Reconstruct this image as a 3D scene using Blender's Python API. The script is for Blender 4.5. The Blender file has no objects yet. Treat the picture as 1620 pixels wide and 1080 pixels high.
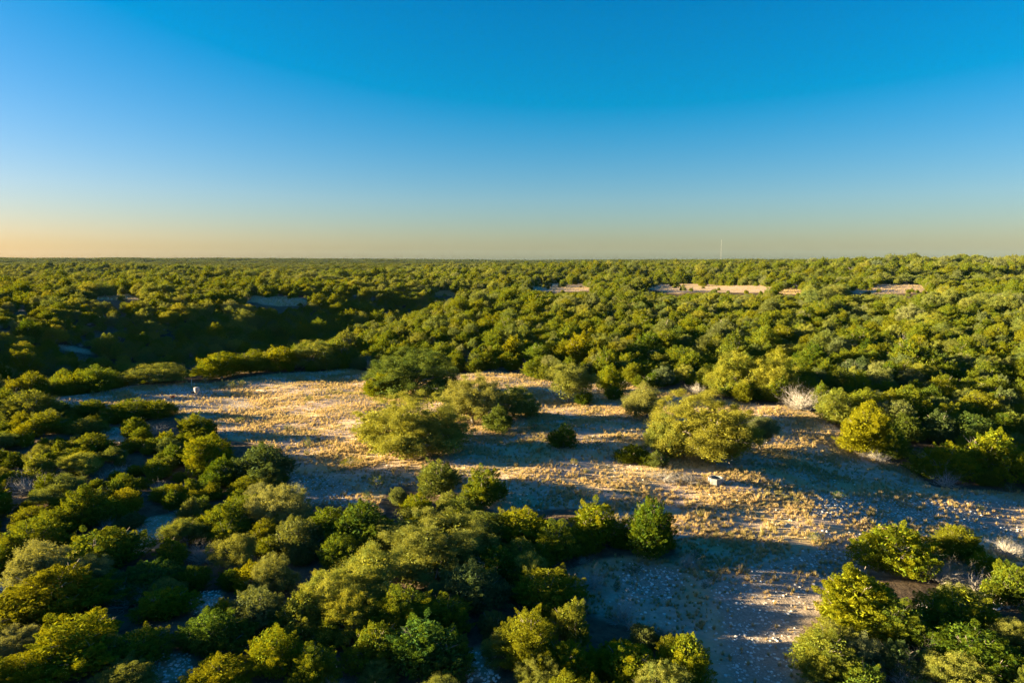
import bpy, math, random
import numpy as np
from mathutils import Vector, Matrix

# ------------------------------------------------------------------ camera, sky, sun, exposure
sc = bpy.context.scene
col = sc.collection
CAM_H = 25.0
F = 1080.0                      # focal length in photo pixels (24 mm on 36 mm, 1620 wide)
PITCH = math.atan((540 - 411.8) / F)
cam_data = bpy.data.cameras.new('camera')
cam_data.lens = 24.0
cam_data.sensor_width = 36.0
cam_data.clip_start = 0.5
cam_data.clip_end = 60000.0
cam = bpy.data.objects.new('camera', cam_data)
cam.location = (0, 0, CAM_H)
cam.rotation_euler = (math.pi / 2 - PITCH, 0, 0)
col.objects.link(cam)
sc.camera = cam

SUN_ELEV = math.radians(8.2)
SUN_AZ = math.radians(-86.0)     # measured from +Y (view direction), negative = to the left
sun_dir = Vector((math.sin(SUN_AZ) * math.cos(SUN_ELEV), math.cos(SUN_AZ) * math.cos(SUN_ELEV), math.sin(SUN_ELEV)))

world = bpy.data.worlds.new('World')
sc.world = world
world.use_nodes = True
wn, wl = world.node_tree.nodes, world.node_tree.links
wn.clear()
wout = wn.new('ShaderNodeOutputWorld')
wbg = wn.new('ShaderNodeBackground')
wbg.inputs['Strength'].default_value = 0.05
sky = wn.new('ShaderNodeTexSky')
sky.sky_type = 'NISHITA'
sky.sun_disc = False
sky.sun_elevation = SUN_ELEV
sky.sun_rotation = SUN_AZ
sky.altitude = 0.0
sky.air_density = 1.0
sky.dust_density = 0.8
sky.ozone_density = 3.0
hsv = wn.new('ShaderNodeHueSaturation')
hsv.inputs['Saturation'].default_value = 1.3
wl.new(sky.outputs[0], hsv.inputs['Color'])
grade = wn.new('ShaderNodeVectorMath'); grade.operation = 'MULTIPLY_ADD'   # deep clear-evening blue: red drops out of the upper sky
grade.inputs[1].default_value = (1.38, 1.04, 1.22)
grade.inputs[2].default_value = (-0.56, 0.0, 0.0)
clip0 = wn.new('ShaderNodeVectorMath'); clip0.operation = 'MAXIMUM'; clip0.inputs[1].default_value = (0, 0, 0)
wl.new(hsv.outputs[0], grade.inputs[0]); wl.new(grade.outputs[0], clip0.inputs[0])
# roll the bright part of the sky off softly, as the photograph does: c * A / (1 + k * luminance)
lum = wn.new('ShaderNodeRGBToBW'); wl.new(clip0.outputs[0], lum.inputs[0])
den = wn.new('ShaderNodeMath'); den.operation = 'MULTIPLY_ADD'; den.inputs[1].default_value = .055; den.inputs[2].default_value = 1.0
wl.new(lum.outputs[0], den.inputs[0])
fac = wn.new('ShaderNodeMath'); fac.operation = 'DIVIDE'; fac.inputs[0].default_value = .515; wl.new(den.outputs[0], fac.inputs[1])
scl = wn.new('ShaderNodeVectorMath'); scl.operation = 'SCALE'; wl.new(clip0.outputs[0], scl.inputs[0]); wl.new(fac.outputs[0], scl.inputs['Scale'])
wl.new(scl.outputs[0], wbg.inputs['Color'])
wl.new(wbg.outputs[0], wout.inputs['Surface'])

sun_data = bpy.data.lights.new('sun', 'SUN')
sun_data.energy = 5.0
sun_data.angle = math.radians(0.53)
sun_data.color = (1.0, 0.78, 0.42)
sun = bpy.data.objects.new('sun', sun_data)
sun.rotation_euler = (-sun_dir).to_track_quat('-Z', 'Y').to_euler()
sun.location = (-60, 0, 60)
col.objects.link(sun)

vs = sc.view_settings
vs.view_transform = 'Standard'
vs.look = 'None'
vs.exposure = 3.1
vs.gamma = 1.0
vs.use_curve_mapping = False
sc.cycles.max_bounces = 7
sc.cycles.diffuse_bounces = 5
sc.cycles.glossy_bounces = 2
sc.cycles.transmission_bounces = 3
sc.cycles.transparent_max_bounces = 4
sc.cycles.volume_bounces = 0
sc.cycles.use_denoising = True
sc.cycles.use_adaptive_sampling = False
sc.cycles.denoising_prefilter = 'NONE'

# ------------------------------------------------------------------ terrain
def sstep(a, b, x):
    t = np.clip((x - a) / (b - a), 0, 1)
    return t * t * (3 - 2 * t)

RY = np.array([0, 90, 125, 143, 181, 240, 303, 420, 690, 1000, 30000.])
RX = np.array([-190, -115, -88, -78, -50, -40, -33, -15, 20, 20, 20.])

def terrain(x, y):
    x = np.asarray(x, float); y = np.asarray(y, float)
    d = np.hypot(x, y)
    xr = np.interp(y, RY, RX)
    t = xr - x                                   # how far left of the ridge edge
    prof = np.interp(t, [-400, -6, 4, 20, 46, 70, 136, 160, 400], [0, 0, -2.2, -8.5, -13, -12.6, 0.6, 2.0, 3.0])
    z = prof * sstep(105, 128, y) * (1 - sstep(470, 640, y))
    # gentle country far off
    far = sstep(260, 900, d)
    z = z + far * (5.0 * np.sin(x / 150 + 1.3) * np.cos(y / 260 + .4) + 3.8 * np.sin(y / 85 + x / 210) + 1.4 * np.sin(x / 77 - y / 143 + 2))
    z = z + far * (17.0 * sstep(50, 900, x) * sstep(600, 1700, y) * (1 - .5 * sstep(3000, 9000, d)))
    z = z - far * 20.0 * np.exp(-((x + 600) / 420) ** 2 - ((y - 1150) / 420) ** 2)
    z = z + 26.0 * sstep(2500, 6000, d) * (1 - sstep(-3000, 1500, x))
    z = z + 13.0 * sstep(3000, 9000, d)
    # near relief
    n = 1 - sstep(150, 400, d)
    z = z + n * (0.35 * np.sin(x / 11 + .7) * np.cos(y / 13) + 0.16 * np.sin(x / 4.1 + y / 5.3) + 0.09 * np.sin(x / 1.9 - y / 2.3 + 1))
    z = z - n * 3.2 * sstep(22, 62, x) * sstep(40, 52, y) * (1 - sstep(82, 110, y))
    z = z + n * 0.9 * np.exp(-((x - 2) / 45) ** 2 - ((y - 88) / 26) ** 2)
    return z

def tz(x, y):
    return float(terrain(x, y))

cp, sp = math.cos(PITCH), math.sin(PITCH)
def ray(px, py):
    u = (px - 810) / F; v = -(py - 540) / F
    return np.array([u, cp + v * sp, v * cp - sp])      # camera looks along +Y, pitched down

def ground(px, py):
    """where the sight line of a photo pixel meets the land"""
    r = ray(px, py)
    t = 20.0
    step = 1.0
    while t < 9000:
        p = r * t
        if CAM_H + p[2] < tz(p[0], p[1]):
            lo, hi = t - step, t
            for _ in range(14):
                m = .5 * (lo + hi); p = r * m
                if CAM_H + p[2] < tz(p[0], p[1]): hi = m
                else: lo = m
            p = r * hi
            return p[0], p[1]
        step = max(.5, t * .01)
        t += step
    p = r * 9000
    return p[0], p[1]

def project(x, y, z):
    X = np.asarray(x, float); dy = np.asarray(y, float); dz = np.asarray(z, float) - CAM_H
    depth = dy * cp - dz * sp
    v = dy * sp + dz * cp
    return 810 + F * X / depth, 540 - F * v / depth, depth

def inside(poly, x, y):
    x = np.asarray(x, float); y = np.asarray(y, float)
    res = np.zeros(x.shape, bool)
    n = len(poly)
    for i in range(n):
        x1, y1 = poly[i]; x2, y2 = poly[(i + 1) % n]
        c = ((y1 > y) != (y2 > y)) & (x < (x2 - x1) * (y - y1) / (y2 - y1 + 1e-12) + x1)
        res ^= c
    return res

def poly_w(pts):
    return [ground(*p) for p in pts]

CLEAR_PX = [(75, 630), (200, 611), (290, 605), (330, 607), (400, 596), (480, 588), (560, 584), (600, 590), (720, 592), (800, 588),
            (870, 603), (940, 600), (1000, 612), (1060, 618), (1130, 632), (1230, 642), (1300, 655), (1340, 692), (1380, 727),
            (1440, 738), (1475, 770), (1620, 778), (1760, 790), (1760, 900), (1600, 892), (1560, 890), (1540, 908), (1450, 915), (1380, 905),
            (1295, 965), (1265, 1010), (1270, 1110), (1120, 1110), (1110, 1010), (1050, 1000), (930, 970), (890, 925), (900, 900), (975, 880), (1075, 888), (1065, 840),
            (985, 835), (935, 805), (870, 805), (800, 812), (750, 800), (620, 765), (600, 800), (625, 840), (565, 800),
            (470, 800), (452, 742), (425, 705), (350, 690), (300, 668), (270, 652), (200, 637), (85, 645)]
CLEAR = poly_w(CLEAR_PX)
BARE_PX = [[(155, 680), (200, 672), (215, 695), (170, 705)], [(200, 822), (275, 812), (250, 870), (205, 880)],
           [(300, 935), (350, 932), (352, 965), (305, 975)], [(240, 1035), (300, 1030), (310, 1075), (240, 1080)],
           [(735, 1030), (790, 1022), (790, 1080), (740, 1085)], [(1450, 955), (1485, 950), (1490, 990), (1455, 1000)],
           [(78, 536), (95, 541), (148, 557), (138, 563), (95, 549)], [(12, 487), (45, 490), (52, 497), (25, 497)], [(1555, 940), (1620, 935), (1620, 960), (1570, 965)],
           [(0, 915), (28, 912), (25, 940), (0, 945)]]
BARE = [poly_w(p) for p in BARE_PX]
MEADOW_PX = [[(388, 476), (415, 482), (445, 484), (480, 483), (488, 475), (455, 468), (430, 470), (398, 466)], [(145, 472), (190, 476), (235, 472), (205, 465), (155, 466)],
             [(682, 467), (720, 469), (718, 459), (692, 460)], [(835, 457), (880, 463), (940, 459), (932, 449), (850, 449)],
             [(1018, 456), (1060, 464), (1120, 461), (1190, 464), (1235, 460), (1200, 451), (1100, 449), (1024, 449)],
             [(1232, 465), (1264, 466), (1272, 456), (1238, 456)], [(1335, 466), (1390, 465), (1470, 463), (1458, 450), (1395, 449), (1380, 456), (1342, 457)],
             [(560, 468), (590, 469), (588, 463), (565, 463)]]
MEADOW = [poly_w(p) for p in MEADOW_PX]

def in_open(x, y):
    m = inside(CLEAR, x, y)
    for p in BARE: m |= inside(p, x, y)
    for p in MEADOW: m |= inside(p, x, y)
    return m

# ------------------------------------------------------------------ material helpers
def new_mat(name):
    m = bpy.data.materials.new(name)
    m.use_nodes = True
    m.node_tree.nodes.clear()
    return m, m.node_tree.nodes, m.node_tree.links

def out_node(n, l, shader):
    o = n.new('ShaderNodeOutputMaterial')
    l.new(shader, o.inputs['Surface'])

def mix_col(n, l, fac, a, b, mode='MIX'):
    m = n.new('ShaderNodeMix'); m.data_type = 'RGBA'; m.blend_type = mode
    for sock, v in ((m.inputs[0], fac), (m.inputs[6], a), (m.inputs[7], b)):
        if hasattr(v, 'is_output'): l.new(v, sock)
        elif isinstance(v, (int, float)): sock.default_value = v
        else: sock.default_value = (*v, 1) if len(v) == 3 else v
    return m.outputs[2]

def ramp(n, l, fac, a, b):
    r = n.new('ShaderNodeMapRange'); r.clamp = True
    r.inputs[1].default_value = a; r.inputs[2].default_value = b
    l.new(fac, r.inputs[0])
    return r.outputs[0]

def noise(n, l, vec, scale, detail=3, rough=.55):
    t = n.new('ShaderNodeTexNoise')
    t.inputs['Scale'].default_value = scale; t.inputs['Detail'].default_value = detail; t.inputs['Roughness'].default_value = rough
    if vec is not None: l.new(vec, t.inputs['Vector'])
    return t.outputs['Fac']

def leaf_mat(name, dark, light, warm, grey, transl=.32):
    m, n, l = new_mat(name)
    at = n.new('ShaderNodeAttribute'); at.attribute_name = 'tint'
    oi = n.new('ShaderNodeObjectInfo')
    c = mix_col(n, l, at.outputs['Fac'], dark, light)
    r2 = ramp(n, l, oi.outputs['Random'], 0.45, 1.0)
    c = mix_col(n, l, r2, c, warm)
    mu = n.new('ShaderNodeMath'); mu.operation = 'MULTIPLY'; mu.inputs[1].default_value = 7.31; l.new(oi.outputs['Random'], mu.inputs[0])
    fr = n.new('ShaderNodeMath'); fr.operation = 'FRACT'; l.new(mu.outputs[0], fr.inputs[0])
    gf = n.new('ShaderNodeMath'); gf.operation = 'MULTIPLY'; gf.inputs[1].default_value = .8; l.new(ramp(n, l, fr.outputs[0], .70, .98), gf.inputs[0])
    c = mix_col(n, l, gf.outputs[0], c, grey)
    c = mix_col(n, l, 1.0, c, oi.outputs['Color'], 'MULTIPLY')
    d = n.new('ShaderNodeBsdfDiffuse'); l.new(c, d.inputs['Color'])
    t = n.new('ShaderNodeBsdfTranslucent')
    c2 = mix_col(n, l, 1.0, c, (1.25, 1.1, .35), 'MULTIPLY')
    l.new(c2, t.inputs['Color'])
    ms = n.new('ShaderNodeMixShader'); ms.inputs[0].default_value = transl
    l.new(d.outputs[0], ms.inputs[1]); l.new(t.outputs[0], ms.inputs[2])
    out_node(n, l, ms.outputs[0])
    return m

M_JUN = leaf_mat('juniper_foliage', (0.068, 0.120, 0.019), (0.205, 0.218, 0.011), (0.165, 0.172, 0.012), (0.125, 0.155, 0.070))
M_OAK = leaf_mat('oak_foliage', (0.090, 0.130, 0.034), (0.235, 0.250, 0.050), (0.185, 0.195, 0.040), (0.165, 0.185, 0.095))

def bark_mat(name, a, b):
    m, n, l = new_mat(name)
    g = n.new('ShaderNodeTexCoord')
    f = noise(n, l, g.outputs['Object'], 14, 4)
    c = mix_col(n, l, ramp(n, l, f, .3, .7), a, b)
    d = n.new('ShaderNodeBsdfPrincipled'); l.new(c, d.inputs['Base Color']); d.inputs['Roughness'].default_value = .9
    out_node(n, l, d.outputs[0])
    return m
M_BARK = bark_mat('bark', (0.11, 0.09, 0.075), (0.30, 0.26, 0.22))
M_DEAD = bark_mat('weathered_dead_wood', (0.26, 0.235, 0.21), (0.42, 0.385, 0.345))

def straw_mat(name):
    m, n, l = new_mat(name)
    at = n.new('ShaderNodeAttribute'); at.attribute_name = 'tint'
    oi = n.new('ShaderNodeObjectInfo')
    geo = n.new('ShaderNodeNewGeometry')
    patch = noise(n, l, geo.outputs['Position'], 0.09, 3)
    c = mix_col(n, l, at.outputs['Fac'], (0.36, 0.26, 0.12), (0.64, 0.49, 0.24))
    c = mix_col(n, l, ramp(n, l, oi.outputs['Random'], .7, 1.0), c, (0.30, 0.26, 0.085))
    c = mix_col(n, l, ramp(n, l, patch, .56, .70), c, (0.30, 0.29, 0.10))
    c = mix_col(n, l, 1.0, c, oi.outputs['Color'], 'MULTIPLY')
    d = n.new('ShaderNodeBsdfDiffuse'); l.new(c, d.inputs['Color'])
    t = n.new('ShaderNodeBsdfTranslucent'); l.new(c, t.inputs['Color'])
    ms = n.new('ShaderNodeMixShader'); ms.inputs[0].default_value = .35
    l.new(d.outputs[0], ms.inputs[1]); l.new(t.outputs[0], ms.inputs[2])
    out_node(n, l, ms.outputs[0])
    return m
M_STRAW = straw_mat('dry_grass')

def stone_mat():
    m, n, l = new_mat('limestone')
    oi = n.new('ShaderNodeObjectInfo')
    g = n.new('ShaderNodeTexCoord')
    f = noise(n, l, g.outputs['Object'], 3, 4)
    c = mix_col(n, l, oi.outputs['Random'], (0.52, 0.49, 0.45), (0.84, 0.81, 0.76))
    c = mix_col(n, l, ramp(n, l, f, .5, .8), c, (0.34, 0.31, 0.27))
    d = n.new('ShaderNodeBsdfDiffuse'); l.new(c, d.inputs['Color'])
    out_node(n, l, d.outputs[0])
    return m
M_STONE = stone_mat()

def ground_mat():
    m, n, l = new_mat('ground_soil')
    geo = n.new('ShaderNodeNewGeometry')
    P = geo.outputs['Position']
    open_ = n.new('ShaderNodeAttribute'); open_.attribute_name = 'openness'
    grav = n.new('ShaderNodeAttribute'); grav.attribute_name = 'gravel'
    n1 = noise(n, l, P, .16, 5); n2 = noise(n, l, P, 1.1, 5, .65); n3 = noise(n, l, P, 6.0, 4, .7); n4 = noise(n, l, P, .02, 4)
    litter = mix_col(n, l, ramp(n, l, n2, .35, .65), (0.085, 0.062, 0.043), (0.16, 0.12, 0.08))
    dirt = mix_col(n, l, ramp(n, l, n2, .3, .7), (0.34, 0.24, 0.175), (0.58, 0.45, 0.345))
    dirt = mix_col(n, l, ramp(n, l, n1, .45, .60), dirt, (0.44, 0.33, 0.17))
    # limestone chips: fine pale cells
    vor = n.new('ShaderNodeTexVoronoi'); vor.inputs['Scale'].default_value = 3.2
    l.new(P, vor.inputs['Vector'])
    sep = n.new('ShaderNodeSeparateColor'); l.new(vor.outputs['Color'], sep.inputs[0])
    chip = n.new('ShaderNodeMath'); chip.operation = 'GREATER_THAN'; chip.inputs[1].default_value = .62
    l.new(sep.outputs[0], chip.inputs[0])
    near = n.new('ShaderNodeMath'); near.operation = 'LESS_THAN'; near.inputs[1].default_value = .34
    l.new(vor.outputs['Distance'], near.inputs[0])
    cm = n.new('ShaderNodeMath'); cm.operation = 'MULTIPLY'; l.new(chip.outputs[0], cm.inputs[0]); l.new(near.outputs[0], cm.inputs[1])
    pale = mix_col(n, l, ramp(n, l, n3, .3, .7), (0.46, 0.42, 0.37), (0.66, 0.62, 0.56))
    gm = n.new('ShaderNodeMath'); gm.operation = 'MULTIPLY_ADD'; gm.inputs[1].default_value = .85
    l.new(grav.outputs['Fac'], gm.inputs[0])
    o1 = n.new('ShaderNodeMath'); o1.operation = 'SUBTRACT'; l.new(n1, o1.inputs[0]); o1.inputs[1].default_value = .5
    o2 = n.new('ShaderNodeMath'); o2.operation = 'MULTIPLY'; l.new(o1.outputs[0], o2.inputs[0]); o2.inputs[1].default_value = 1.0
    l.new(o2.outputs[0], gm.inputs[2])
    gravmask = ramp(n, l, gm.outputs[0], .18, .55)
    gravc = mix_col(n, l, cm.outputs[0], mix_col(n, l, ramp(n, l, n3, .35, .65), (0.25, 0.195, 0.15), (0.42, 0.345, 0.275)), pale)
    dirt = mix_col(n, l, gravmask, dirt, gravc)
    ob = n.new('ShaderNodeMath'); ob.operation = 'ADD'; l.new(open_.outputs['Fac'], ob.inputs[0])
    o3 = n.new('ShaderNodeMath'); o3.operation = 'MULTIPLY'; l.new(o1.outputs[0], o3.inputs[0]); o3.inputs[1].default_value = .8
    l.new(o3.outputs[0], ob.inputs[1])
    c = mix_col(n, l, ramp(n, l, ob.outputs[0], .3, .7), litter, dirt)
    far = n.new('ShaderNodeAttribute'); far.attribute_name = 'far'
    farc = mix_col(n, l, ramp(n, l, n4, .4, .62), (0.045, 0.055, 0.022), (0.075, 0.075, 0.030))
    c = mix_col(n, l, far.outputs['Fac'], c, farc)
    d = n.new('ShaderNodeBsdfDiffuse'); l.new(c, d.inputs['Color'])
    bsum = n.new('ShaderNodeMath'); bsum.operation = 'MULTIPLY_ADD'; bsum.inputs[1].default_value = .35
    l.new(n3, bsum.inputs[0]); l.new(n2, bsum.inputs[2])
    bp = n.new('ShaderNodeBump'); bp.inputs['Strength'].default_value = .8; bp.inputs['Distance'].default_value = .35
    l.new(bsum.outputs[0], bp.inputs['Height']); l.new(bp.outputs[0], d.inputs['Normal'])
    out_node(n, l, d.outputs[0])
    return m

def plain_mat(name, a, b, scale=6, rough=.7, metal=0):
    m, n, l = new_mat(name)
    g = n.new('ShaderNodeTexCoord')
    f = noise(n, l, g.outputs['Object'], scale, 4)
    c = mix_col(n, l, ramp(n, l, f, .35, .7), a, b)
    d = n.new('ShaderNodeBsdfPrincipled'); l.new(c, d.inputs['Base Color'])
    d.inputs['Roughness'].default_value = rough; d.inputs['Metallic'].default_value = metal
    out_node(n, l, d.outputs[0])
    return m

# ------------------------------------------------------------------ mesh helpers
def np_mesh(name, verts, tris, mat, tint=None, smooth=False):
    verts = np.asarray(verts, np.float32); tris = np.asarray(tris, np.int32)
    me = bpy.data.meshes.new(name)
    me.vertices.add(len(verts)); me.vertices.foreach_set('co', verts.ravel())
    k = tris.shape[1]
    me.loops.add(tris.size); me.loops.foreach_set('vertex_index', tris.ravel())
    me.polygons.add(len(tris))
    me.polygons.foreach_set('loop_start', np.arange(len(tris), dtype=np.int32) * k)
    me.polygons.foreach_set('loop_total', np.full(len(tris), k, np.int32))
    if smooth: me.polygons.foreach_set('use_smooth', np.ones(len(tris), bool))
    if tint is not None:
        a = me.attributes.new('tint', 'FLOAT', 'POINT'); a.data.foreach_set('value', np.asarray(tint, np.float32))
    me.update(calc_edges=True)
    me.materials.append(mat)
    return me

def obj(name, me, parent=None):
    o = bpy.data.objects.new(name, me)
    col.objects.link(o)
    if parent is not None: o.parent = parent
    return o

def tag(o, label=None, cat=None, group=None, kind=None):
    if label: o['label'] = label
    if cat: o['category'] = cat
    if group: o['group'] = group
    if kind: o['kind'] = kind
    return o

class MB:
    """collects faces for one mesh"""
    def __init__(s): s.v = []; s.f = []
    def add(s, vs_, fs):
        b = len(s.v); s.v += [tuple(p) for p in vs_]; s.f += [tuple(b + i for i in f) for f in fs]
    def tube(s, pts, rads, n=5):
        pts = [Vector(p) for p in pts]; rings = []
        for i, p in enumerate(pts):
            d = (pts[min(i + 1, len(pts) - 1)] - pts[max(i - 1, 0)]).normalized()
            a = d.orthogonal().normalized(); b = d.cross(a)
            rings.append([p + (a * math.cos(2 * math.pi * k / n) + b * math.sin(2 * math.pi * k / n)) * rads[i] for k in range(n)])
        vs_ = [q for r in rings for q in r]
        fs = [(i * n + k, i * n + (k + 1) % n, (i + 1) * n + (k + 1) % n, (i + 1) * n + k) for i in range(len(pts) - 1) for k in range(n)]
        fs.append(tuple(reversed(range(n)))); fs.append(tuple((len(pts) - 1) * n + k for k in range(n)))
        s.add(vs_, fs)
    def lathe(s, prof, n=20, cap0=True, cap1=True):
        vs_ = [(r * math.cos(2 * math.pi * k / n), r * math.sin(2 * math.pi * k / n), z) for r, z in prof for k in range(n)]
        fs = [(i * n + k, i * n + (k + 1) % n, (i + 1) * n + (k + 1) % n, (i + 1) * n + k) for i in range(len(prof) - 1) for k in range(n)]
        if cap0: fs.append(tuple(reversed(range(n))))
        if cap1: fs.append(tuple((len(prof) - 1) * n + k for k in range(n)))
        s.add(vs_, fs)
    def box(s, a, b):
        x0, y0, z0 = a; x1, y1, z1 = b
        s.add([(x0, y0, z0), (x1, y0, z0), (x1, y1, z0), (x0, y1, z0), (x0, y0, z1), (x1, y0, z1), (x1, y1, z1), (x0, y1, z1)],
              [(3, 2, 1, 0), (4, 5, 6, 7), (0, 1, 5, 4), (1, 2, 6, 5), (2, 3, 7, 6), (3, 0, 4, 7)])
    def mesh(s, name, mat, smooth=False):
        me = bpy.data.meshes.new(name); me.from_pydata(s.v, [], s.f)
        if smooth: me.polygons.foreach_set('use_smooth', [True] * len(me.polygons))
        me.update(); me.materials.append(mat)
        return me
    def build(s, name, mat, parent=None, smooth=False): return obj(name, s.mesh(name, mat, smooth), parent)

# ------------------------------------------------------------------ ground sheet
def make_ground():
    def axis(lo, hi, fine0, fine1, step, grow):
        a = list(np.arange(fine0, fine1, step))
        s = step
        while a[-1] < hi: s *= grow; a.append(a[-1] + s)
        s = step; b = [fine0]
        while b[-1] > lo: s *= grow; b.append(b[-1] - s)
        return np.array(b[1:][::-1] + a)
    xs = axis(-11000, 11000, -95, 85, .9, 1.06)
    ys = axis(-400, 11000, 34, 190, .9, 1.035)
    X, Y = np.meshgrid(xs, ys)
    Z = terrain(X, Y)
    nx, ny = len(xs), len(ys)
    i = np.arange(ny - 1)[:, None] * nx + np.arange(nx - 1)[None, :]
    quads = np.stack([i, i + 1, i + nx + 1, i + nx], -1).reshape(-1, 4)
    V = np.stack([X, Y, Z], -1).reshape(-1, 3)
    me = np_mesh('ground', V, quads, ground_mat(), smooth=True)
    op = in_open(V[:, 0], V[:, 1]).astype(np.float32)
    gr = np.zeros(len(V), np.float32)
    for p in GRAVEL: gr[inside(p, V[:, 0], V[:, 1])] = 1
    for p in BARE: gr[inside(p, V[:, 0], V[:, 1])] = .45
    def blur(a, k):
        a = a.reshape(ny, nx)
        for _ in range(k):
            b = a.copy()
            b[1:-1, 1:-1] = (a[1:-1, 1:-1] * 2 + a[:-2, 1:-1] + a[2:, 1:-1] + a[1:-1, :-2] + a[1:-1, 2:]) / 6
            a = b
        return a.ravel()
    for nm, val in (('openness', blur(op, 2)), ('gravel', blur(gr, 3)),
                    ('far', sstep(900, 2500, np.hypot(V[:, 0], V[:, 1])))):
        at = me.attributes.new(nm, 'FLOAT', 'POINT'); at.data.foreach_set('value', val.astype(np.float32))
    return tag(obj('ground', me), kind='structure')

GRAVEL = [poly_w(p) for p in (
    [(215, 622), (300, 612), (390, 628), (400, 650), (300, 655), (225, 645)],
    [(1130, 930), (1190, 900), (1300, 870), (1370, 840), (1450, 850), (1380, 900), (1300, 960), (1265, 1040), (1240, 1090), (1160, 1090), (1150, 990)],
    [(1300, 780), (1620, 790), (1620, 850), (1500, 830), (1380, 830), (1280, 815)],
    [(450, 745), (540, 760), (590, 800), (470, 795)], [(990, 890), (1080, 900), (1060, 950), (980, 945)],
    [(90, 640), (160, 615), (210, 612), (180, 625), (110, 640)])]
ground_obj = make_ground()

# ------------------------------------------------------------------ plant meshes (unit size: 1 wide, 1 high, base at 0)
def unit(v): return v / (np.linalg.norm(v, axis=-1, keepdims=True) + 1e-9)

def leaves_mesh(name, pos, axis, size, aspect, tint, rng, mat):
    n = len(pos)
    side = unit(np.cross(axis, rng.normal(size=(n, 3))))
    L = (size * aspect)[:, None]; W = size[:, None]
    v = np.stack([pos - axis * L * .5 - side * W * .5, pos - axis * L * .5 + side * W * .5, pos + axis * L * .6], 1)
    return np_mesh(name, v.reshape(-1, 3), np.arange(n * 3).reshape(-1, 3), mat, np.repeat(tint, 3))

def juniper_mesh(seed, tufts=150, per=340, spire=False):
    rng = np.random.default_rng(seed)
    nd = rng.integers(5, 9)
    ang = rng.uniform(0, 2 * np.pi, nd); rad = rng.uniform(.08, .30, nd); rad[0] = .04
    dr = rng.uniform(.17, .28, nd); dr[0] = .30
    top = np.clip(1.0 - rad * 1.25 + rng.uniform(-.20, .08, nd), .45, 1.0); top[0] = .98
    if spire: rad *= .6; dr *= .85
    dc = np.stack([rad * np.cos(ang), rad * np.sin(ang)], 1)
    P, A, S, T = [], [], [], []
    w = dr ** 2 * top; w /= w.sum()
    for k in range(tufts):
        d = rng.choice(nd, p=w)
        az = rng.uniform(0, 2 * np.pi); el = math.asin(np.clip(rng.uniform(-.25, 1.0), -1, 1))
        dirn = np.array([math.cos(az) * math.cos(el), math.sin(az) * math.cos(el), math.sin(el)])
        hz = top[d] * .55                                        # dome: ellipsoid rising from low
        c = np.array([dc[d, 0], dc[d, 1], top[d] - hz])
        p = c + dirn * np.array([dr[d], dr[d], hz]) * rng.uniform(.70, 1.0) * (1.16 if rng.uniform() < .14 else 1)
        if p[2] < .05: p[2] = rng.uniform(.05, .14)
        ax = unit(dirn * .75 + np.array([0, 0, .65]) + rng.normal(size=3) * .18)
        L = rng.uniform(.11, .21) * (1.15 if spire else 1); R = rng.uniform(.028, .054)
        m = int(per * rng.uniform(.8, 1.2))
        t = rng.uniform(0, 1, m) ** .8
        prof = R * np.sin(np.pi * np.clip(t * .86 + .12, 0, 1)) ** .8
        rdir = unit(rng.normal(size=(m, 3)) - 0); rdir = unit(rdir - (rdir @ ax)[:, None] * ax)
        rr = prof * np.sqrt(rng.uniform(.15, 1, m))
        pos = p + ax * ((t - .55) * L)[:, None] + rdir * rr[:, None]
        la = unit(ax * .75 + rdir * .75 + rng.normal(size=(m, 3)) * .38)
        P.append(pos); A.append(la)
        S.append(rng.uniform(.0060, .0115, m)); T.append(np.clip(rng.uniform(.1, .9) + rng.normal(0, .22, m), 0, 1))
    # leafy depth inside
    m = int(tufts * per * .13)
    d = rng.choice(nd, m, p=w)
    q = unit(rng.normal(size=(m, 3))) * (rng.uniform(.2, .85, m) ** .5)[:, None]
    hz = top[d] * .52
    pos = np.stack([dc[d, 0], dc[d, 1], top[d] - hz], 1) + q * np.stack([dr[d], dr[d], hz], 1)
    pos[:, 2] = np.maximum(pos[:, 2], rng.uniform(.03, .15, m))
    P.append(pos); A.append(unit(rng.normal(size=(m, 3)) + np.array([0, 0, .5]))); S.append(rng.uniform(.018, .030, m)); T.append(rng.uniform(0, .7, m))
    P = np.concatenate(P); A = np.concatenate(A); S = np.concatenate(S); T = np.concatenate(T)
    ext = np.percentile(np.abs(P[:, :2]), 98); P[:, :2] *= .5 / ext
    P[:, 2] *= 1.0 / np.percentile(P[:, 2], 99.7)
    me = leaves_mesh('juniper_crown', P, A, S, 1.9, T, rng, M_JUN)
    stems = [(dc[i, 0] * .5 / ext, dc[i, 1] * .5 / ext, top[i] * .8) for i in range(nd)]
    return me, stems

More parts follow.
